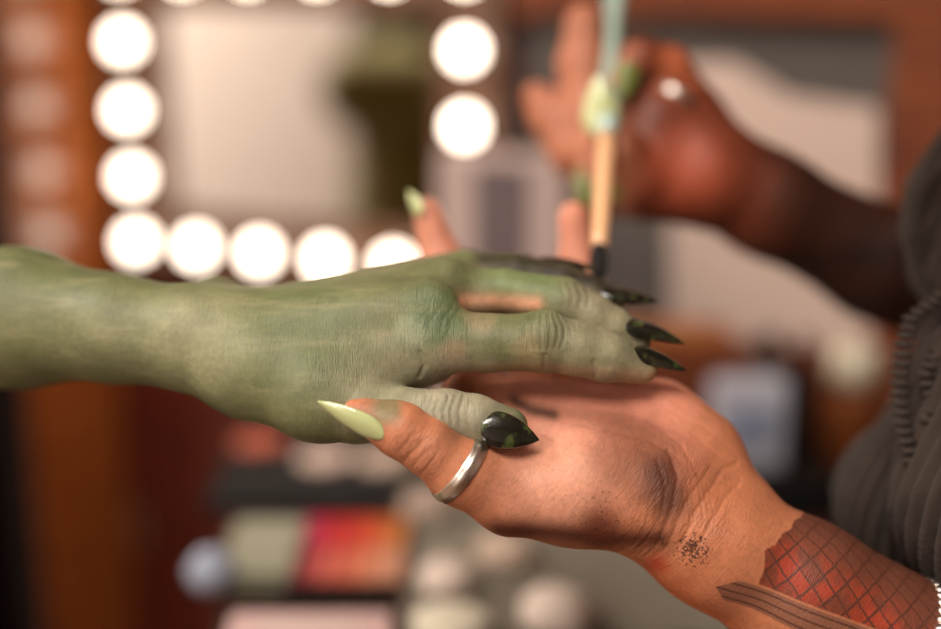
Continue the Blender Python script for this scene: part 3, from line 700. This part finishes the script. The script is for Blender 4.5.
bs = [(j, 0) for j in range(6)]+[(j, 4) for j in range(6)]+[(0, k) for k in (1, 2, 3)]+[(5, k) for k in (1, 2, 3)]
m_off = mat('unlit_bulb', (200, 190, 178), .3)
for j, k in bs:
    Mx = Matrix.Translation((j*BU, .002, k*BH)) @ Matrix.Rotation(PI/2, 4, 'X')
    bm = bmesh.new(); lathe(bm, [(.0085, 0), (.0085, .004), (.0078, .006)], 20, Mx); sk = obj('socket', bm, m_brass, mir, True)
    r = .0141; bm = bmesh.new(); lathe(bm, [(.0075, .005)]+[(r*math.sin(a), .005+r*.95-r*math.cos(a)) for a in np.linspace(.52, PI-.001, 14)], 24, Mx)
    o = obj('bulb', bm, m_off if (j, k) == (5, 1) else m_bulb, mir, True)
    if (j, k) == (5, 1): o['label'] = 'unlit bulb'
# wall panels, wing, table -------------------------------------------------
bm = bmesh.new(); vbox(bm, -.8, 1.6, -.09, -.032, 0, 2.5); o = struct('wall_back', bm, w_dk); o.location = VM(0, 0, 0); o.rotation_euler = (0, 0, -YAW)
wing = vthing('hinged_side_panel', 'upright varnished wooden side panel at far left catching the bulbs', 'panel', -.056, 0, 0)
bm = bmesh.new(); vbox(bm, -.022, 0, -.012, .135, 0, 1.9, .002); obj('board', bm, w_wing, wing)
bm = bmesh.new(); vbox(bm, -.024, .001, .135, .140, 0, 1.9, .001); obj('shade_strip', bm, mat('end_shade', (18, 10, 7), .8, spec=.1), wing)  # dark strip added so the lit board end reads as darkness
for h in (.5, 1.0, 1.6):
    bm = bmesh.new(); vbox(bm, -.001, .003, -.028, -.02, h, h+.05); obj('hinge', bm, m_brass, wing)
tab = thing('dressing_table', 'dark wooden counter carrying the makeup below the mirror', 'table', (-.2, 1.2, 0))
def prism(name, pts, z0, z1, m, parent=None, off=(0, 0), bev=0):
    t = bmesh.new(); A_ = [t.verts.new((x-off[0], y-off[1], z0)) for x, y in pts]; B_ = [t.verts.new((x-off[0], y-off[1], z1)) for x, y in pts]; n = len(pts)
    t.faces.new(A_[::-1]); t.faces.new(B_)
    for i in range(n): t.faces.new((A_[i], A_[(i+1) % n], B_[(i+1) % n], B_[i]))
    if bev: bmesh.ops.bevel(t, geom=t.edges[:], offset=bev, segments=2, profile=.5, affect='EDGES')
    bmesh.ops.recalc_face_normals(t, faces=t.faces[:]); return obj(name, t, m, parent)
TP = [(-.150, .68), (.235, .70), (.33, 1.065), (-.235, 1.295)]
w_tab = wood('table_wood', (30, 16, 11), (52, 28, 18), .5, .1, (14, 2, 2))
prism('table_top', TP, TZ-.03, TZ, w_tab, tab, (-.2, 1.2), .002)
prism('apron', [(x*.93+.002, y*.96+.04) for x, y in TP], TZ-.13, TZ-.03, w_dk, tab, (-.2, 1.2))
for x, y in ((-.12, .75), (.19, .76), (.27, 1.05), (-.19, 1.23)): prism('leg', [(x-.02, y-.02), (x+.02, y-.02), (x+.02, y+.02), (x-.02, y+.02)], 0, TZ-.13, w_dk, tab, (-.2, 1.2))
cu = vthing('dark_room_sheet', 'near black sheet added for the dark room beyond the side panel at the far left edge', 'dark_room_sheet', -.10, 0, 0)  # sheet added to stand in for the dark room beyond the panel
bm = bmesh.new(); n = 60; A_ = []; B_ = []
for i in range(n+1):
    x = -.004-i*.62/n; y = -.03-.018*math.sin(i*.9)-.05*min(1, i/8)
    A_.append([bm.verts.new((x, y, h)) for h in (.02, 2.3)]); B_.append([bm.verts.new((x, y+.004, h)) for h in (.02, 2.3)])
for i in range(n):
    bm.faces.new((A_[i][0], A_[i+1][0], A_[i+1][1], A_[i][1])); bm.faces.new((B_[i][0], B_[i][1], B_[i+1][1], B_[i+1][0]))
    for k in (0, 1): bm.faces.new((A_[i][k], B_[i][k], B_[i+1][k], A_[i+1][k]))
for i in (0, n): bm.faces.new((A_[i][0], A_[i][1], B_[i][1], B_[i][0]))
bmesh.ops.recalc_face_normals(bm, faces=bm.faces[:])
obj('dark_sheet', bm, mat('black_sheet', (20, 9, 9), .95, spec=.1), cu, True)
bm = bmesh.new(); tube(bm, [(.0, -.06, 2.31), (-.66, -.06, 2.31)], .012); obj('rod', bm, m_brass, cu, True)
# right hand opening: timber frame with a grey panel and a pale board leaning in it
def PV(px, py, v):                # sight line meets the vertical plane v -> (u, h)
    d = d2w(np.array([(px-470.5)/F, (314.5-py)/F, 1.0])); n = np.array(MV); o = np.array(MO)-np.array([0, 0, CAMZ])
    t = ((o+n*v)@n)/(d@n); q = d*t-o; return float(q@np.array(MU)), float(q[2])
fr = vthing('timber_frame', 'orange brown timber frame on the wall at the upper right', 'frame', 0, 0, 0)
hr = PV(700, 18, 0)[1]; ur = PV(884, 150, 0)[0]
bm = bmesh.new(); vbox(bm, .410, ur+.2, -.032, .004, hr, hr+.12, .003); obj('top_rail', bm, w_or, fr)
bm = bmesh.new(); vbox(bm, ur, ur+.2, -.032, .002, TZ+.002, hr, .003); obj('post', bm, w_or, fr)
bm = bmesh.new(); vbox(bm, .410, ur, -.032, -.026, TZ+.002, hr); obj('grey_panel', bm, mat('grey_felt', (88, 82, 78), .9, noise=.15), fr)
bm = bmesh.new(); vbox(bm, .410, ur, -.026, .002, TZ+.002, PV(800, 350, 0)[1], .002); obj('bottom_rail', bm, w_or, fr)
def slab(name, pts, v0, v1, m, parent=None):
    """polygon given in (u,h), thickness v0..v1"""
    t = bmesh.new(); A_ = [t.verts.new((u, -v0, h)) for u, h in pts]; B_ = [t.verts.new((u, -v1, h)) for u, h in pts]; n = len(pts)
    t.faces.new(A_); t.faces.new(B_[::-1])
    for i in range(n): t.faces.new((A_[i], A_[(i+1) % n], B_[(i+1) % n], B_[i]))
    bmesh.ops.recalc_face_normals(t, faces=t.faces[:]); return obj(name, t, m, parent)
bd = vthing('pale_card', 'large pale pinkish card leaning in the timber frame behind the dark forearm', 'card', 0, 0, 0)
slab('card_sheet', [PV(*q, -.018) for q in ((672, 345), (668, 62), (735, 62), (790, 96), (878, 108), (880, 345))], -.022, -.014, mat('pale_card', (206, 184, 172), .7, noise=.06, nscale=8), bd)
# room shell -----------------------------------------------------------------
m_wall = mat('cream_plaster', (200, 184, 172), .9, noise=.05, nscale=4); m_floor = wood('floor_boards', (70, 46, 30), (104, 72, 48), .4, .2, (2, 12, 2))
bm = bmesh.new(); box(bm, -2.6, 2.4, -2.4, 2.2, -.05, 0); struct('floor', bm, m_floor)
bm = bmesh.new(); box(bm, -2.6, 2.4, -2.4, 2.2, 2.5, 2.55); struct('ceiling', bm, m_wall)
bm = bmesh.new(); box(bm, -2.65, -2.6, -2.4, 2.2, 0, 2.5); struct('wall_left', bm, m_wall)
bm = bmesh.new(); box(bm, -2.6, 2.4, -2.45, -2.4, 0, 2.5); struct('wall_rear', bm, m_wall)
bm = bmesh.new(); box(bm, 2.4, 2.45, -2.4, 2.2, 0, 2.5); struct('wall_right', bm, m_wall)
bm = bmesh.new(); box(bm, -2.6, 2.4, 2.2, 2.25, 0, 2.5); struct('wall_far', bm, m_wall)
# stools
def stool(name, label, x, y, h, rz=0):
    t = thing(name, label, 'stool', (x, y, 0), rz)
    bm = bmesh.new(); lathe(bm, [(.15, h-.05), (.17, h-.04), (.17, h-.012), (.155, h), (.0, h)], 32); obj('seat', bm, mat('black_vinyl', (24, 22, 22), .4), t, True)
    for k in range(4):
        a = PI/4+k*PI/2; bm = bmesh.new(); tube(bm, [(.10*math.cos(a), .10*math.sin(a), h-.05), (.17*math.cos(a), .17*math.sin(a), .0)], .012); obj('leg', bm, w_dk, t, True)
stool('stool', 'round black stool under the person with the green arm', -.72, .63, .41)
# ------------------------------------------------------------------ things on the table (out of focus)
def tthing(name, label, cat, px, py, group=None):
    p = on_table(px, py); return thing(name, label, cat, p, math.atan2(-p.x, p.y)*.0, group), p.y
def tag1(o, label, cat, group=None): return tag(o, label, cat, group)
def pot(name, label, cat, px, py, r, h, m, lid=None, group=None, rnd=.3):
    t, _ = tthing(name, label, cat, px, py, group); bm = bmesh.new()
    lathe(bm, [(r*.9, 0), (r, .002), (r, h*.68), (r*.95, h*.7)], 32); obj('jar', bm, m, t, True)
    bm = bmesh.new(); lathe(bm, [(r*1.03, h*.7), (r*1.03, h*.95), (r*.95, h)], 32); obj('lid', bm, lid or m, t, True); return t
def puff(name, label, cat, px, py, r, m, sq=.75, group=None):
    if name == 'powder_puff': group = 'powder puffs on the grey cloth'
    p = on_table(px, py, r*sq); t = bmesh.new(); bmesh.ops.create_icosphere(t, subdivisions=4, radius=r)
    for v in t.verts:
        k = 1+.04*math.sin(v.co.x/r*4+px)*math.cos(v.co.y/r*3+v.co.z/r*5); v.co = Vector((v.co.x*k, v.co.y*k, v.co.z*sq*k*(1.12 if v.co.z > 0 else 1)))
        v.co.z = max(v.co.z, -r*sq*.98)
    o = obj(name, t, m, None, True); o.location = p; return tag(o, label, cat, group)
m_black = mat('black_plastic', (12, 10, 9), .7, spec=.2)
m_white = mat('off_white', (204, 186, 172), .7, noise=.05); m_cream = mat('cream_plastic', (222, 214, 190), .45)
# black palette with three large round pans
t, _ = tthing('powder_palette', 'open black palette with large round pressed powders, behind the colour palette', 'makeup palette', 318, 508); L0 = t.location
bm = bmesh.new(); box(bm, -.085, .085, -.012, .145, 0, .010, .002); box(bm, -.085, .085, .142, .150, .0, .030, .002); obj('case', bm, m_black, t)
for dx, dy, c in ((-.060, .112, (160, 78, 54)), (-.002, .074, (188, 164, 150)), (.046, .070, (178, 156, 140))):
    bm = bmesh.new(); lathe(bm, [(.0225, 0), (.0225, .004), (.0205, .0045), (.018, .0042)], 32, Matrix.Translation((dx, dy, .0098)))
    o = obj('powder_pan', bm, mat('pressed_powder', c, .8), t, True)
# rainbow palette
t, _ = tthing('colour_palette', 'small palette of magenta, red, orange and amber colours in two rows', 'makeup palette', 345, 600)
bm = bmesh.new(); box(bm, -.040, .040, 0, .112, 0, .009, .002); obj('case', bm, m_black, t)
cols = [(168, 8, 66), (170, 10, 22), (178, 34, 14), (184, 72, 22), (168, 98, 34)]; lows = [(140, 40, 48), (176, 76, 62), (186, 88, 62), (192, 116, 84), (184, 128, 100)]
for i in range(5):
    for row, cset in ((1, cols), (0, lows)):
        bm = bmesh.new(); box(bm, -.037+i*.015, -.037+i*.015+.0138, .006+row*.052, .054+row*.052, .009, .0115, .001); obj('colour_pan', bm, mat('colour_cake', cset[i], .7), t)
t, _ = tthing('tin', 'grey green flat tin left of the colour palette', 'tin', 258, 595)
bm = bmesh.new(); box(bm, -.026, .022, 0, .085, 0, .012, .003); obj('base', bm, mat('grey_green_tin', (112, 112, 92), .5), t)
bm = bmesh.new(); box(bm, -.027, .023, -.001, .086, .012, .017, .003); obj('lid', bm, mat('grey_green_lid', (128, 126, 104), .5), t)
puff('blending_sponge', 'blue grey round sponge at the far left end of the makeup', 'sponge', 212, 572, .016, mat('blue_grey_sponge', (150, 156, 172), .9), .9)
t, _ = tthing('tissue_pack', 'pale pink tissue pack lying at the near edge of the counter', 'tissues', 308, 655)
bm = bmesh.new(); box(bm, -.050, .050, -.015, .030, 0, .014, .004); obj('wrapper', bm, mat('pale_pink_wrap', (206, 172, 166), .6), t)
bm = bmesh.new(); box(bm, -.030, .030, .000, .010, .0135, .016, .001); obj('opening_flap', bm, m_white, t)
# grey cloth under the puffs
m_cloth = mat('grey_cloth', (112, 104, 90), .95, noise=.15, nscale=40, bump=.4, bscale=200)
c = [on_table(*q) for q in ((405, 640), (400, 478), (500, 470), (640, 500), (780, 640))]
t = bmesh.new(); 
o = prism('table_cloth', [(p.x, max(p.y, .692)) for p in c], TZ, TZ+.0035, m_cloth, None, (0, 0), .001); tag(o, 'grey cloth spread on the counter under the powder puffs', 'cloth')
puff('powder_puff', 'white powder puff right of the colour palette', 'powder puff', 447, 578, .019, m_white, .6)
puff('powder_puff', 'largest white powder puff, nearest the edge below the palm', 'powder puff', 556, 612, .023, mat('white_puff', (216, 200, 186), .9), .6)
puff('powder_puff', 'dull beige powder puff behind the white ones', 'powder puff', 505, 552, .021, mat('beige_puff', (176, 154, 136), .9), .5)
puff('powder_puff', 'grey beige powder puff at the back of the cloth under the thumb', 'powder puff', 430, 505, .022, mat('taupe_puff', (150, 130, 116), .9), .5)
pot('cream_jar', 'low cream coloured jar at the near edge of the counter', 'jar', 450, 650, .022, .022, m_cream)
# right side
t, _ = tthing('wipes_pack', 'blue white upright pack behind the heel of the palm', 'pack', 748, 476)
bm = bmesh.new(); box(bm, -.030, .030, 0, .030, 0, .078, .005); obj('wrapper', bm, mat('blue_white_film', (196, 200, 214), .25, coat=.6), t)
bm = bmesh.new(); box(bm, -.018, .018, -.002, .001, .030, .058, .001); obj('flap', bm, mat('blue_label', (150, 160, 190), .4), t)
def bottle(label, px, py, r, h, m, capm, group=None):
    t, _ = tthing('bottle', label, 'bottle', px, py, 'dark bottles at the back of the counter'); bm = bmesh.new(); lathe(bm, [(r*.94, 0), (r, .003), (r, h*.66), (r*.8, h*.74), (r*.42, h*.78), (r*.42, h*.8)], 28); obj('bottle_body', bm, m, t, True)
    bm = bmesh.new(); lathe(bm, [(r*.5, h*.8), (r*.5, h*.98), (r*.44, h)], 24); obj('cap', bm, capm, t, True)
bottle('slim black bottle beside the blue white pack', 796, 470, .010, .115, m_black, m_black)
bottle('dark bottle standing behind the blue white pack', 764, 450, .019, .104, mat('dark_glass', (34, 28, 30), .2), m_black)
pot('jar', 'amber jar with cream lid between the black bottle and the sweater', 'jar', 846, 462, .0195, .100, mat('amber_jar', (120, 62, 24), .4), m_cream)
t, _ = tthing('case', 'low black case below the cream sponge', 'case', 772, 520)
bm = bmesh.new(); box(bm, -.045, .052, 0, .040, 0, .018, .003); obj('base', bm, m_black, t); bm = bmesh.new(); box(bm, -.046, .053, -.001, .041, .018, .026, .003); obj('lid', bm, m_black, t)
# tall box in front of the mirror, wooden box
t = vthing('storage_box', 'tall mauve grey box with dark front panel in front of the mirror', 'box', PV(500, 300, .09)[0], .05, TZ)
hb = PV(500, 156, .09)[1]-TZ; ua, ub = PV(437, 200, .09)[0]-PV(500, 300, .09)[0], PV(562, 200, .09)[0]-PV(500, 300, .09)[0]
bm = bmesh.new(); vbox(bm, ua, ub, 0, .04, 0, hb, .003); obj('box_body', bm, mat('mauve_grey_card', (176, 156, 150), .7), t)
bm = bmesh.new(); vbox(bm, ua+(ub-ua)*.30, ua+(ub-ua)*.75, .038, .042, .05, hb-.008, .001); obj('front_panel', bm, mat('dark_mauve', (92, 78, 80), .6), t)
t, _ = tthing('wooden_box', 'orange wooden box behind the dark fingernails', 'box', 658, 452)
bm = bmesh.new(); box(bm, -.058, .056, 0, .03, 0, .096, .002); obj('box_body', bm, w_or, t); bm = bmesh.new(); box(bm, -.060, .058, -.002, .032, .096, .108, .002); obj('lid', bm, wood('lid_wood', (150, 88, 44), (190, 120, 66), .4), t)
# ------------------------------------------------------------------ light
def area(name, loc, target, size, power, col=(1, .95, .88), sizey=None):
    l = bpy.data.lights.new(name, 'AREA'); l.energy = power; l.color = col; l.size = size
    if sizey: l.shape = 'RECTANGLE'; l.size_y = sizey
    o = bpy.data.objects.new(name, l); COL.objects.link(o); o.location = loc
    o.rotation_euler = (Vector(target)-Vector(loc)).to_track_quat('-Z', 'Y').to_euler(); return o
area('overhead_key_light', (-.25, -.40, 2.3), (0, .55, 1.0), .7, 28, (1, .93, .84))  # unseen key lamp overhead, kind of fixture assumed
area('left_fill_light', (-1.1, -1.3, 1.7), (0, .55, 1.0), .8, 9.5, (1, .95, .9))  # unseen soft fill lamp from the front left, no window behind it
area('wall_fill_light', (-1.6, .6, 2.35), (-2.5, .2, 1.0), .6, 185, (1, .94, .88))  # unseen lamp added to brighten the wall reflected in the mirror
w = bpy.data.worlds.new('World'); SC.world = w; w.use_nodes = True
w.node_tree.nodes['Background'].inputs[0].default_value = (.9, .85, .8, 1); w.node_tree.nodes['Background'].inputs[1].default_value = .12
for t_, base in ((client, (-.69, .62, 0)), (artist, (.46, .68, 0))):
    t_.location = base
    for ch in t_.children: ch.matrix_parent_inverse = Matrix.Translation(-Vector(base))
# ------------------------------------------------------------------ camera
cd = bpy.data.cameras.new('camera'); cam = bpy.data.objects.new('camera', cd); COL.objects.link(cam); SC.camera = cam
cam.location = (0, 0, CAMZ); cam.rotation_euler = (PI/2-PITCH, 0, 0)
cd.lens = 50; cd.sensor_width = 36; cd.sensor_fit = 'HORIZONTAL'; cd.clip_start = .02
cd.dof.use_dof = True; cd.dof.focus_distance = .520; cd.dof.aperture_fstop = 1.6; cd.dof.aperture_blades = 0
SC.view_settings.view_transform = 'Standard'; SC.view_settings.look = 'None'; SC.view_settings.gamma = 1; SC.view_settings.exposure = 0
